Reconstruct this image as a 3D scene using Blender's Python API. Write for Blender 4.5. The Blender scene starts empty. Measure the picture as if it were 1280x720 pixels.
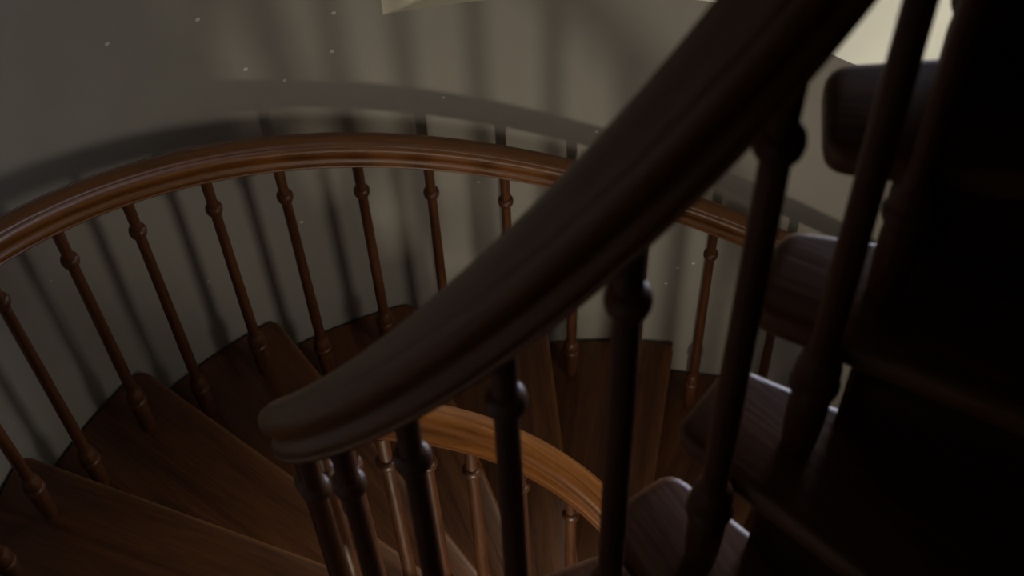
import bpy, bmesh, math, random
from mathutils import Vector, Matrix
random.seed(4)
R = math.radians
sc = bpy.context.scene
col = sc.collection

# ------------------------------------------------------------------ camera
cam_d = bpy.data.cameras.new('camera')
cam_d.sensor_width = 36.0
cam_d.lens = 52.655
cam_d.clip_start = 0.02
cam_d.dof.use_dof = True
cam_d.dof.focus_distance = 3.0
cam_d.dof.aperture_fstop = 6.0
cam = bpy.data.objects.new('camera', cam_d)
col.objects.link(cam)
cam.matrix_world = (Matrix.Translation((-0.0620, -1.0478, 3.0144))
                    @ Matrix.Rotation(math.pi / 2 - 0.9798, 4, 'X')
                    @ Matrix.Rotation(-0.0493, 4, 'Z'))
sc.camera = cam

# ------------------------------------------------------------------ world
w = bpy.data.worlds.new('sky')
sc.world = w
w.use_nodes = True
bg = w.node_tree.nodes['Background']
bg.inputs['Color'].default_value = (0.80, 0.88, 1.0, 1)
bg.inputs['Strength'].default_value = 0.4

# ------------------------------------------------------------------ lights
def area(name, loc, target, sx, sy, power, color, spread=180):
    l = bpy.data.lights.new(name, 'AREA')
    l.shape = 'RECTANGLE'; l.size = sx; l.size_y = sy
    l.energy = power; l.color = color; l.spread = R(spread)
    o = bpy.data.objects.new(name, l); col.objects.link(o)
    o.location = loc
    d = Vector(target) - Vector(loc)
    o.rotation_euler = d.to_track_quat('-Z', 'Y').to_euler()
    return o
WIN_ANG, WIN_R, WIN_HALF, SILL_Z, HEAD_Z = R(52), 2.25, 0.46, 0.45, 2.30
wc = Vector((WIN_R * math.cos(WIN_ANG), WIN_R * math.sin(WIN_ANG), 0))
wt = Vector((-math.sin(WIN_ANG), math.cos(WIN_ANG), 0))
wn = Vector((math.cos(WIN_ANG), math.sin(WIN_ANG), 0))
area('daylight', wc + wn * 1.9 + wt * 0.35 + Vector((0, 0, 3.7)), wc + Vector((0, 0, 1.3)), 1.2, 1.2, 200, (1.0, 0.95, 0.85))
area('window_sky', wc + wn * 0.35 + Vector((0, 0, 1.50)), (0.15, -0.25, 1.45), 0.95, 1.7, 14, (0.72, 0.78, 1.0), 90)
area('lower_light', (0.02, -1.10, -0.72), (0.12, 1.0, 0.05), 0.09, 0.36, 7.0, (1.0, 0.86, 0.65), 150)
area('side_light', (1.22, -0.35, 0.75), (-0.35, 0.85, 0.00), 0.40, 0.70, 2.1, (1.0, 0.89, 0.74), 100)

sc.view_settings.view_transform = 'Standard'
sc.view_settings.look = 'None'
sc.view_settings.exposure = 0.0
sc.view_settings.gamma = 1.0
sc.view_settings.use_curve_mapping = False

# ------------------------------------------------------------------ plan of the stair (metres)
TH0, DT, H = 3.00426, 0.275512, 0.175          # angle of step 0, turn and rise per step
OFF = -0.12015                                   # nosings run tangent to a small circle
R_OUT, R_WALL = 1.3997, 1.5338
H_OUT, H_IN = 0.8688, 0.9477                     # underside of the handrails above the nosing line
FIRST, LAST = -19, 19
THICK, NOSE = 0.036, 0.030
def ang(k): return TH0 - DT * k
def zn(k): return -H * k
def ocurve(r, t):
    ox, oy = 0.28772, 0.10076
    c, s = math.cos(t), math.sin(t)
    B = ox * c + oy * s
    q = B + math.sqrt(max(1e-6, B * B - (ox * ox + oy * oy) + r * r))
    q *= 1 + 0.08317 * math.cos(2 * t) + -0.06608 * math.sin(2 * t)
    return Vector((q * c, q * s, 0))
IN_C = Vector((0.00754, 0.02211, 0))
def icurve(t, dr=0.0):
    q = 0.38655 + dr + -0.01252 * math.cos(2 * t) + 0.00104 * math.sin(2 * t) + -0.00402 * math.cos(3 * t) + -0.00803 * math.sin(3 * t)
    return IN_C + Vector((q * math.cos(t), q * math.sin(t), 0))
def nline(k, s, back=0.0):
    """point s metres along the nosing line of step k; back = metres behind the nosing"""
    t = ang(k)
    d = Vector((math.cos(t), math.sin(t), 0)); n = Vector((-math.sin(t), math.cos(t), 0))
    return d * s + n * (OFF + back)
def hit(k, inside, back=0.0, lo=0.05, hi=3.0):
    for _ in range(50):
        m = (lo + hi) / 2
        if inside(nline(k, m, back)): lo = m
        else: hi = m
    return (lo + hi) / 2
def in_inner(dr):
    def f(p):
        v = p - IN_C
        return v.length < (icurve(math.atan2(v.y, v.x), dr) - IN_C).length
    return f
def in_outer(r):
    def f(p): return p.length < ocurve(r, math.atan2(p.y, p.x)).length
    return f

# ------------------------------------------------------------------ materials
def new_mat(name):
    m = bpy.data.materials.new(name); m.use_nodes = True
    return m, m.node_tree, m.node_tree.nodes['Principled BSDF']
def wood(name, dark, light, scale, rough, coat, use_uv):
    m, nt, b = new_mat(name)
    N, L = nt.nodes.new, nt.links.new
    tc = N('ShaderNodeTexCoord'); mp = N('ShaderNodeMapping')
    L(tc.outputs['UV' if use_uv else 'Object'], mp.inputs['Vector'])
    mp.inputs['Scale'].default_value = scale
    oi = N('ShaderNodeObjectInfo'); ad = N('ShaderNodeVectorMath'); ad.operation = 'ADD'
    sh = N('ShaderNodeMath'); sh.operation = 'MULTIPLY'; sh.inputs[1].default_value = 37.0
    L(oi.outputs['Random'], sh.inputs[0]); L(mp.outputs['Vector'], ad.inputs[0]); L(sh.outputs[0], ad.inputs[1])
    n1 = N('ShaderNodeTexNoise'); n1.inputs['Scale'].default_value = 1.0; n1.inputs['Detail'].default_value = 6; n1.inputs['Distortion'].default_value = 0.6
    L(ad.outputs[0], n1.inputs['Vector'])
    n2 = N('ShaderNodeTexNoise'); n2.inputs['Scale'].default_value = 6.0; n2.inputs['Detail'].default_value = 3
    L(ad.outputs[0], n2.inputs['Vector'])
    mix = N('ShaderNodeMix'); mix.inputs['Factor'].default_value = 0.4
    L(n1.outputs['Fac'], mix.inputs[2]); L(n2.outputs['Fac'], mix.inputs[3])
    cr = N('ShaderNodeValToRGB')
    cr.color_ramp.elements[0].position = 0.36; cr.color_ramp.elements[0].color = (*dark, 1)
    cr.color_ramp.elements[1].position = 0.64; cr.color_ramp.elements[1].color = (*light, 1)
    L(mix.outputs[0], cr.inputs['Fac']); L(cr.outputs['Color'], b.inputs['Base Color'])
    rr = N('ShaderNodeMapRange'); rr.inputs['To Min'].default_value = rough - 0.06; rr.inputs['To Max'].default_value = rough + 0.12
    L(n1.outputs['Fac'], rr.inputs['Value']); L(rr.outputs[0], b.inputs['Roughness'])
    bp = N('ShaderNodeBump'); bp.inputs['Strength'].default_value = 0.12; bp.inputs['Distance'].default_value = 0.004
    L(n2.outputs['Fac'], bp.inputs['Height']); L(bp.outputs['Normal'], b.inputs['Normal'])
    b.inputs['Coat Weight'].default_value = coat; b.inputs['Coat Roughness'].default_value = 0.22
    return m
M_RAIL = wood('handrail_oak', (0.130, 0.043, 0.007), (0.235, 0.083, 0.013), (3.0, 60.0, 1), 0.34, 0.22, True)
M_BAL = wood('baluster_wood', (0.070, 0.025, 0.009), (0.150, 0.054, 0.018), (60, 60, 5), 0.42, 0.15, False)
M_TREAD = wood('tread_wood', (0.066, 0.022, 0.007), (0.180, 0.064, 0.019), (1.6, 22, 22), 0.38, 0.15, False)
# pale front edge of each tread: worn varnish plus a painted-in nosing highlight
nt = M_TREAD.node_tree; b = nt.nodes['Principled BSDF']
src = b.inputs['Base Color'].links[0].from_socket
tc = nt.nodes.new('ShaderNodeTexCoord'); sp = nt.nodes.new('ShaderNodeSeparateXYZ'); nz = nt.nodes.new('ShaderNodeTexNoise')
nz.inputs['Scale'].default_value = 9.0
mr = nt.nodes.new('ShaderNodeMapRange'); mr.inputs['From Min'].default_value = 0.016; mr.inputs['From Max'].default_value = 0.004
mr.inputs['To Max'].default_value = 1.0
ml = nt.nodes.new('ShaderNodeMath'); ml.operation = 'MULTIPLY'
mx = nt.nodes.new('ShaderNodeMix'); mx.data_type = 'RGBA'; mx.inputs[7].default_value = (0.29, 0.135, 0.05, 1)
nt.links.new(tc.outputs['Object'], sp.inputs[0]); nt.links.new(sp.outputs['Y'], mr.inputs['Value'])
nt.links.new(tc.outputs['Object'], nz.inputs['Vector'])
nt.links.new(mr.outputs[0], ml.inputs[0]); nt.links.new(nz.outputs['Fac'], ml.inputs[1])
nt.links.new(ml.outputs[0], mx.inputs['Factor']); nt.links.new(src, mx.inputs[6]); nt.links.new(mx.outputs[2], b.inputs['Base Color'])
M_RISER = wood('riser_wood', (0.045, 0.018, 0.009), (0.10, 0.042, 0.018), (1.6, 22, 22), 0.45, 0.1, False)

def plaster(name, c0, c1, chips):
    m, nt, b = new_mat(name)
    N, L = nt.nodes.new, nt.links.new
    tc = N('ShaderNodeTexCoord')
    n1 = N('ShaderNodeTexNoise'); n1.inputs['Scale'].default_value = 2.2; n1.inputs['Detail'].default_value = 7; n1.inputs['Roughness'].default_value = 0.6
    L(tc.outputs['Object'], n1.inputs['Vector'])
    cr = N('ShaderNodeValToRGB')
    cr.color_ramp.elements[0].position = 0.3; cr.color_ramp.elements[0].color = (*c0, 1)
    cr.color_ramp.elements[1].position = 0.7; cr.color_ramp.elements[1].color = (*c1, 1)
    L(n1.outputs['Fac'], cr.inputs['Fac'])
    out = cr.outputs['Color']
    if chips:                                            # small white paint chips in the grey wall
        v = N('ShaderNodeTexVoronoi'); v.inputs['Scale'].default_value = 9.0
        L(tc.outputs['Object'], v.inputs['Vector'])
        lt = N('ShaderNodeMath'); lt.operation = 'LESS_THAN'; lt.inputs[1].default_value = 0.050
        L(v.outputs['Distance'], lt.inputs[0])
        mx = N('ShaderNodeMix'); mx.data_type = 'RGBA'
        L(lt.outputs[0], mx.inputs['Factor']); L(out, mx.inputs[6]); mx.inputs[7].default_value = (0.85, 0.83, 0.78, 1)
        out = mx.outputs[2]
    L(out, b.inputs['Base Color'])
    b.inputs['Roughness'].default_value = 0.75
    n2 = N('ShaderNodeTexNoise'); n2.inputs['Scale'].default_value = 14; n2.inputs['Detail'].default_value = 5
    L(tc.outputs['Object'], n2.inputs['Vector'])
    bp = N('ShaderNodeBump'); bp.inputs['Strength'].default_value = 0.10; bp.inputs['Distance'].default_value = 0.01
    L(n2.outputs['Fac'], bp.inputs['Height']); L(bp.outputs['Normal'], b.inputs['Normal'])
    return m
M_WALL = plaster('grey_wall_paint', (0.37, 0.355, 0.32), (0.43, 0.41, 0.37), True)
M_REVEAL = plaster('cream_reveal_paint', (0.74, 0.70, 0.55), (0.82, 0.78, 0.63), False)
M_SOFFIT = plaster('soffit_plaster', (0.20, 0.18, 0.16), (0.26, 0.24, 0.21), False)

m, nt, b = new_mat('white_window_paint'); M_FRAME = m
b.inputs['Base Color'].default_value = (0.75, 0.74, 0.70, 1); b.inputs['Roughness'].default_value = 0.4
m, nt, b = new_mat('window_glass'); M_GLASS = m
tr = nt.nodes.new('ShaderNodeBsdfTransparent'); gl = nt.nodes.new('ShaderNodeBsdfGlossy'); gl.inputs['Roughness'].default_value = 0.02
mx = nt.nodes.new('ShaderNodeMixShader')
mx.inputs[0].default_value = 0.07; nt.links.new(tr.outputs[0], mx.inputs[1]); nt.links.new(gl.outputs[0], mx.inputs[2])
nt.links.new(mx.outputs[0], nt.nodes['Material Output'].inputs['Surface'])

# ------------------------------------------------------------------ helpers
def link(name, me, mat, parent=None, smooth=True, mw=None):
    o = bpy.data.objects.new(name, me); col.objects.link(o)
    if mat and not me.materials: me.materials.append(mat)
    if smooth:
        for p in me.polygons: p.use_smooth = True
    if mw is not None: o.matrix_world = mw
    if parent: o.parent = parent
    return o
def from_bm(name, bm, mat, parent=None, smooth=True, mw=None, sharp=35):
    bmesh.ops.recalc_face_normals(bm, faces=bm.faces)
    if smooth:
        for e in bm.edges:
            if len(e.link_faces) == 2 and e.calc_face_angle(0) > R(sharp): e.smooth = False
    me = bpy.data.meshes.new(name); bm.to_mesh(me); bm.free()
    return link(name, me, mat, parent, smooth, mw)
def struct(o):
    o['kind'] = 'structure'; return o
def thing(name, label, cat):
    o = bpy.data.objects.new(name, None); col.objects.link(o)
    o['label'] = label; o['category'] = cat
    return o

# ------------------------------------------------------------------ the round wall with its window recess
FLOOR_Z, CEIL_Z = -3.70, 5.0
A0, A1 = R(20), R(103)                                # the recess opens between these angles
def sill_edge(a):                                     # the old sill dips towards its right-hand end
    d = math.degrees(a)
    for (a0, z0), (a1, z1) in zip(SILL_PTS[:-1], SILL_PTS[1:]):
        if a0 <= d <= a1: return z0 + (z1 - z0) * (d - a0) / (a1 - a0)
    return SILL_PTS[-1][1] if d > SILL_PTS[-1][0] else SILL_PTS[0][1]
SILL_PTS = [(20, 0.22), (50, 0.25), (60.7, 0.305), (67.3, 0.40), (72.6, 0.455), (80, 0.470), (104, 0.487)]
def wall_mesh():
    bm = bmesh.new()
    angs = [A0 + (A1 - A0) * i / 48 for i in range(48)] + [A1 + (2 * math.pi - (A1 - A0)) * i / 150 for i in range(150)]
    zs = [FLOOR_Z, -2.5, -1.2, 0.0, SILL_Z, 1.2, HEAD_Z, 3.4, CEIL_Z]
    vs = [[bm.verts.new(ocurve(R_WALL, a) + Vector((0, 0, sill_edge(a) if z == SILL_Z else z))) for z in zs] for a in angs]
    n = len(angs)
    for i in range(n):
        for j in range(len(zs) - 1):
            if i < 48 and j in (4, 5): continue
            bm.faces.new([vs[i][j], vs[(i + 1) % n][j], vs[(i + 1) % n][j + 1], vs[i][j + 1]])
    return bm
bm = wall_mesh()
wall = struct(from_bm('wall_round', bm, M_WALL))
def disc(name, z, mat):
    bm = bmesh.new()
    bm.faces.new([bm.verts.new(ocurve(R_WALL, 2 * math.pi * i / 120) + Vector((0, 0, z))) for i in range(120)])
    return struct(from_bm(name, bm, mat, smooth=False))
disc('floor', FLOOR_Z, M_TREAD)
disc('ceiling', CEIL_Z, M_REVEAL)

# recess: sill, head and the two splayed jambs, built out to the window plane
pl, pr = ocurve(R_WALL, A1), ocurve(R_WALL, A0)
wl, wr = wc + wt * WIN_HALF, wc - wt * WIN_HALF
arc = [ocurve(R_WALL, A0 + (A1 - A0) * i / 48) for i in range(49)]
def flat(name, pts, zf, zw, mat):
    bm = bmesh.new()
    n = len(pts)
    a = [bm.verts.new(p + Vector((0, 0, zf(A0 + (A1 - A0) * i / 48)))) for i, p in enumerate(pts)]
    q = [bm.verts.new(wr.lerp(wl, i / (n - 1)) + Vector((0, 0, zw))) for i in range(n)]
    for i in range(n - 1): bm.faces.new([a[i], a[i + 1], q[i + 1], q[i]])
    return struct(from_bm(name, bm, mat))
flat('trim_1', arc, sill_edge, SILL_Z, M_REVEAL)
flat('trim_2', arc, lambda a: HEAD_Z, HEAD_Z, M_REVEAL)
def jamb(name, a, b_, zs):
    bm = bmesh.new()
    bm.faces.new([bm.verts.new(a + Vector((0, 0, zs))), bm.verts.new(b_ + Vector((0, 0, SILL_Z))),
                  bm.verts.new(b_ + Vector((0, 0, HEAD_Z))), bm.verts.new(a + Vector((0, 0, HEAD_Z)))])
    return struct(from_bm(name, bm, M_REVEAL, smooth=False))
jamb('trim_3', pl, wl, sill_edge(A1))
jamb('trim_4', pr, wr, sill_edge(A0))

# window: frame, glazing bars, panes
win = struct(bpy.data.objects.new('window_1', None)); col.objects.link(win)
win.matrix_world = Matrix.Translation(wc + Vector((0, 0, SILL_Z))) @ Matrix.Rotation(WIN_ANG + math.pi / 2, 4, 'Z')
def box(bm, x0, x1, y0, y1, z0, z1):
    v = [bm.verts.new((x, y, z)) for x in (x0, x1) for y in (y0, y1) for z in (z0, z1)]
    for f in ((0, 1, 3, 2), (4, 6, 7, 5), (0, 4, 5, 1), (2, 3, 7, 6), (0, 2, 6, 4), (1, 5, 7, 3)):
        bm.faces.new([v[i] for i in f])
WH = HEAD_Z - SILL_Z
bm = bmesh.new()
for x in (-WIN_HALF, WIN_HALF - 0.05): box(bm, x, x + 0.05, -0.03, 0.03, 0, WH)
for z in (0, WH - 0.05): box(bm, -WIN_HALF + 0.05, WIN_HALF - 0.05, -0.03, 0.03, z, z + 0.05)
fo = from_bm('window_frame', bm, M_FRAME, smooth=False); fo.parent = win
bm = bmesh.new(); box(bm, -0.012, 0.012, -0.015, 0.015, 0.05, WH - 0.05)
o = from_bm('glazing_bar', bm, M_FRAME, smooth=False); o.parent = win
for i in (1, 2):
    bm = bmesh.new(); z = WH * i / 3
    box(bm, -WIN_HALF + 0.05, WIN_HALF - 0.05, -0.014, 0.014, z - 0.011, z + 0.011)
    o = from_bm('glazing_bar', bm, M_FRAME, smooth=False); o.parent = win
for i in range(3):
    for sx in (0, 1):
        bm = bmesh.new()
        x0, x1 = (-WIN_HALF + 0.05, -0.012) if sx == 0 else (0.012, WIN_HALF - 0.05)
        z0 = 0.05 if i == 0 else WH * i / 3 + 0.011
        z1 = WH - 0.05 if i == 2 else WH * (i + 1) / 3 - 0.011
        box(bm, x0, x1, -0.003, 0.003, z0, z1)
        o = from_bm('pane', bm, M_GLASS, smooth=False); o.parent = win

# ------------------------------------------------------------------ staircase: treads, risers, strings, soffit
stair = thing('staircase', 'dark varnished wooden winding staircase descending around the open well', 'staircase')
def round_poly(pts, rad):
    out = []
    n = len(pts)
    for i, p in enumerate(pts):
        r = rad[i]
        if r <= 0: out.append(p); continue
        a, c = pts[i - 1], pts[(i + 1) % n]
        d0, d1 = (a - p), (c - p)
        r0 = min(r, d0.length * 0.45, d1.length * 0.45)
        s, e = p + d0.normalized() * r0, p + d1.normalized() * r0
        for t in (0, .25, .5, .75, 1): out.append(s * (1 - t) ** 2 + p * 2 * t * (1 - t) + e * t * t)
    return out
IN_STR = 0.012
def tread_obj(k):
    # +n is counter-clockwise (uphill), so "behind the nosing" is positive
    bk = NOSE + 0.012
    s_in = 0.272; s_out = hit(k, in_outer(R_WALL - 0.006))
    b_out = hit(k - 1, in_outer(R_WALL - 0.006), bk)
    t1 = ang(k - 1)                                      # the inner end is cut square to the nosing
    n1 = Vector((-math.sin(t1), math.cos(t1), 0))
    lo, hi = 0.0, 0.4
    for _ in range(40):
        m = (lo + hi) / 2
        if nline(k, s_in - 0.1 * m, m).dot(n1) - OFF < bk: lo = m
        else: hi = m
    A, B, Cc, D = nline(k, s_in), nline(k, s_out), nline(k - 1, b_out, bk), nline(k, s_in - 0.1 * lo, lo)
    ta, tb = math.atan2(B.y, B.x), math.atan2(Cc.y, Cc.x)
    if tb < ta - math.pi: tb += 2 * math.pi
    if tb > ta + math.pi: tb -= 2 * math.pi
    pts = [A, B] + [ocurve(R_WALL - 0.006, ta + (tb - ta) * i / 6) for i in range(1, 6)] + [Cc, D]
    rad = [0.024, 0.05] + [0] * 5 + [0, 0.028]
    pts = round_poly(pts, rad)
    mw = Matrix.Translation(A + Vector((0, 0, zn(k)))) @ Matrix.Rotation(ang(k), 4, 'Z')
    inv = mw.inverted()
    bm = bmesh.new()
    f = bm.faces.new([bm.verts.new(inv @ (p + Vector((0, 0, zn(k))))) for p in pts])
    if f.normal.z < 0: f.normal_flip()
    bm.normal_update()
    if f.normal.z < 0: f.normal_flip()
    ex = bmesh.ops.extrude_face_region(bm, geom=[f])
    vs = [g for g in ex['geom'] if isinstance(g, bmesh.types.BMVert)]
    bmesh.ops.translate(bm, verts=vs, vec=(0, 0, -THICK))
    edges = [e for e in bm.edges if abs(e.verts[0].co.z - e.verts[1].co.z) < 1e-5]
    bmesh.ops.bevel(bm, geom=edges, offset=0.012, segments=3, affect='EDGES', profile=0.5, clamp_overlap=True)
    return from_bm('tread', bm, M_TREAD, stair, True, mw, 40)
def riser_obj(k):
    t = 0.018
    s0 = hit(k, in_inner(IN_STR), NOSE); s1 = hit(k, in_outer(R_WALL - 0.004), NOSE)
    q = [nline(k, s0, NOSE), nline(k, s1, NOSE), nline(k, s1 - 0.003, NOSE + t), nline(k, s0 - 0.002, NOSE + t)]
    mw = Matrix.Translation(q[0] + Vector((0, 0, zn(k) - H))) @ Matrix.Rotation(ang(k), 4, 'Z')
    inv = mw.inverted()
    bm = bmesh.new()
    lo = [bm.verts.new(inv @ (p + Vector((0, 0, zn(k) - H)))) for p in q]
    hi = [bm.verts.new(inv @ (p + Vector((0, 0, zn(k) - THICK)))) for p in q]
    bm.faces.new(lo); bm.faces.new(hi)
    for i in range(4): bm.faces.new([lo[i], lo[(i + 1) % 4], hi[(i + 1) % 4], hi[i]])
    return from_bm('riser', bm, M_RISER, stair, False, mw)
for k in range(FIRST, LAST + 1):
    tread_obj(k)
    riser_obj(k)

# inner string: a curved board under the tread ends; soffit below
SOF = 0.20
bm = bmesh.new()
def strip(rows):
    vr = [[bm.verts.new(p) for p in r] for r in rows]
    n = len(rows[0])
    for a, b_ in zip(vr[:-1], vr[1:]):
        for i in range(n): bm.faces.new([a[i], a[(i + 1) % n], b_[(i + 1) % n], b_[i]])
    bm.faces.new(vr[0]); bm.faces.new(vr[-1])
for k in range(FIRST + 1, LAST + 1):
    rows = []
    for i in range(5):
        kk = k - i / 4                                  # walk back from nosing k to nosing k-1
        p0 = nline(kk, hit(kk, in_inner(0.006), NOSE), NOSE); p1 = nline(kk, hit(kk, in_inner(0.034), NOSE), NOSE)
        zt, zb = zn(k) - THICK, zn(kk) - THICK - SOF
        rows.append([p0 + Vector((0, 0, zt)), p1 + Vector((0, 0, zt)), p1 + Vector((0, 0, zb)), p0 + Vector((0, 0, zb))])
    strip(rows)
from_bm('inner_string', bm, M_RISER, stair, True, None, 30)
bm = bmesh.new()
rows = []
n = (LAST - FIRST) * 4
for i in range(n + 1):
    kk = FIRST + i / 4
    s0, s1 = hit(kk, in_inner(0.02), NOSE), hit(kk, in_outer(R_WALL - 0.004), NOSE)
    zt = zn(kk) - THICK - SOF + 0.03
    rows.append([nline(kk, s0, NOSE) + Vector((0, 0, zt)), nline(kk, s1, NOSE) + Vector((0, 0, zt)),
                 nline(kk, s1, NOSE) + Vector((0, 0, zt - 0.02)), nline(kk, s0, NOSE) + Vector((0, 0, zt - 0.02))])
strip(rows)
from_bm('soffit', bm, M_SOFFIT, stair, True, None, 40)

# ------------------------------------------------------------------ handrail section and turned balusters
HALF = [(0.0260, 0.0000), (0.0335, 0.0015), (0.0360, 0.0050), (0.0335, 0.0080), (0.0355, 0.0105), (0.0362, 0.0155), (0.0335, 0.0205),
        (0.0285, 0.0240), (0.0275, 0.0285), (0.0300, 0.0325), (0.0355, 0.0365), (0.0393, 0.0425), (0.0400, 0.0485), (0.0380, 0.0550),
        (0.0330, 0.0595), (0.0265, 0.0620), (0.0245, 0.0608), (0.0232, 0.0628), (0.0150, 0.0655)]
SX, SY = 0.8671, 1.1002
SECTION = [(x * SX, y * SY) for x, y in HALF] + [(0, 0.067 * SY)] + [(-x * SX, y * SY) for x, y in reversed(HALF)]
def handrail(name, curve, hgt, k0, k1, parent, per=8):
    bm = bmesh.new(); uv = bm.loops.layers.uv.new('UVMap')
    n = int((k1 - k0) * per)
    P = []
    for i in range(n + 1):
        kk = k0 + (k1 - k0) * i / n
        P.append(curve(ang(kk)) + Vector((0, 0, zn(kk) + hgt)))
    rows, us, u = [], [], 0
    for i, p in enumerate(P):
        t = (P[min(i + 1, n)] - P[max(i - 1, 0)]).normalized()
        side = Vector((t.y, -t.x, 0)).normalized()
        up = side.cross(t)
        if up.z < 0: up = -up
        rows.append([bm.verts.new(p + side * x + up * y) for x, y in SECTION])
        if i: u += (p - P[i - 1]).length
        us.append(u)
    m = len(SECTION)
    vv = [0]
    for j in range(m):
        a, c = SECTION[j], SECTION[(j + 1) % m]
        vv.append(vv[-1] + math.hypot(a[0] - c[0], a[1] - c[1]))
    for i in range(n):
        for j in range(m):
            f = bm.faces.new([rows[i][j], rows[i][(j + 1) % m], rows[i + 1][(j + 1) % m], rows[i + 1][j]])
            for l, (uu, v_) in zip(f.loops, ((us[i], vv[j]), (us[i], vv[j + 1]), (us[i + 1], vv[j + 1]), (us[i + 1], vv[j]))):
                l[uv].uv = (uu, v_)
    bm.faces.new(rows[0]); bm.faces.new(rows[-1])
    return from_bm(name, bm, M_RAIL, parent, True, None, 50)

def lathe_mesh(name, prof, seg=20):
    bm = bmesh.new()
    rows = [[bm.verts.new((r * math.cos(2 * math.pi * i / seg), r * math.sin(2 * math.pi * i / seg), z)) for i in range(seg)] for r, z in prof]
    for a, b_ in zip(rows[:-1], rows[1:]):
        for i in range(seg): bm.faces.new([a[i], a[(i + 1) % seg], b_[(i + 1) % seg], b_[i]])
    bm.faces.new(rows[0]); bm.faces.new(rows[-1])
    bmesh.ops.recalc_face_normals(bm, faces=bm.faces)
    for e in bm.edges:
        if e.calc_face_angle(0) > R(48): e.smooth = False
    me = bpy.data.meshes.new(name); bm.to_mesh(me); bm.free()
    me.materials.append(M_BAL)
    for p in me.polygons: p.use_smooth = True
    return me
BASE = lathe_mesh('baluster_base', [(0.0175, 0.0), (0.0190, 0.012), (0.0208, 0.05), (0.0215, 0.090), (0.0200, 0.112), (0.0185, 0.1165), (0.0180, 0.1185), (0.0240, 0.1205),
                                    (0.0262, 0.1270), (0.0262, 0.1315), (0.0240, 0.1370), (0.0200, 0.1395), (0.0196, 0.1415), (0.0228, 0.1440), (0.0238, 0.1530), (0.0230, 0.1640), (0.0200, 0.1750), (0.0170, 0.1800), (0.0150, 0.1830), (0.0145, 0.192)])
COLLAR = lathe_mesh('baluster_collar', [(0.0122, -0.0190), (0.0152, -0.0182), (0.0158, -0.0165), (0.0152, -0.0148), (0.0148, -0.0142), (0.0180, -0.0125), (0.0198, -0.0085),
                                        (0.0208, -0.0030), (0.0208, 0.0025), (0.0196, 0.0078), (0.0172, 0.0118), (0.0140, 0.0140), (0.0122, 0.0146)])
def make_baluster(length, zc):
    sh = lathe_mesh('baluster', [(0.0142, 0.186), (0.0145, 0.30), (0.0138, 0.45), (0.0126, zc - 0.02), (0.0126, zc + 0.02), (0.0134, length - 0.03), (0.0136, length + 0.004)])
    return sh, zc
def place(mesh, zc, p, parent, tint=None):
    o = bpy.data.objects.new('baluster', mesh); col.objects.link(o)
    o.matrix_world = Matrix.Translation(p) @ Matrix.Rotation(random.uniform(0, 6.28), 4, 'Z')
    o.parent = parent
    for nm, me, z in (('base', BASE, 0), ('collar', COLLAR, zc)):
        c = bpy.data.objects.new(nm, me); col.objects.link(c)
        c.location = (0, 0, z); c.parent = o

outer = thing('stair_railing', 'brown moulded wooden handrail on slim turned balusters along the curved grey wall', 'railing')
handrail('handrail', lambda t: ocurve(R_OUT, t), H_OUT, -9, LAST - 1, outer)
mb = make_baluster(H_OUT - 0.0208 * H, 0.7409)
mm = make_baluster(H_OUT + 0.5001 * H, 0.8320)
for k in range(-8, LAST - 1):
    place(*mb, ocurve(R_OUT, ang(k + 0.0208)) + Vector((0, 0, zn(k))), outer)
    place(*mm, ocurve(R_OUT, ang(k - 0.5001)) + Vector((0, 0, zn(k))), outer)

inner = thing('stair_railing', 'dark moulded wooden handrail with turned balusters curling round the open stairwell, crossing the foreground', 'railing')
handrail('handrail', lambda t: icurve(t), H_IN, -17, LAST - 1, inner, 10)
mi = make_baluster(H_IN - 0.5573 * H, 0.7527)
for k in range(-17, LAST - 2):
    place(*mi, icurve(ang(k + 0.5573)) + Vector((0, 0, zn(k))), inner)
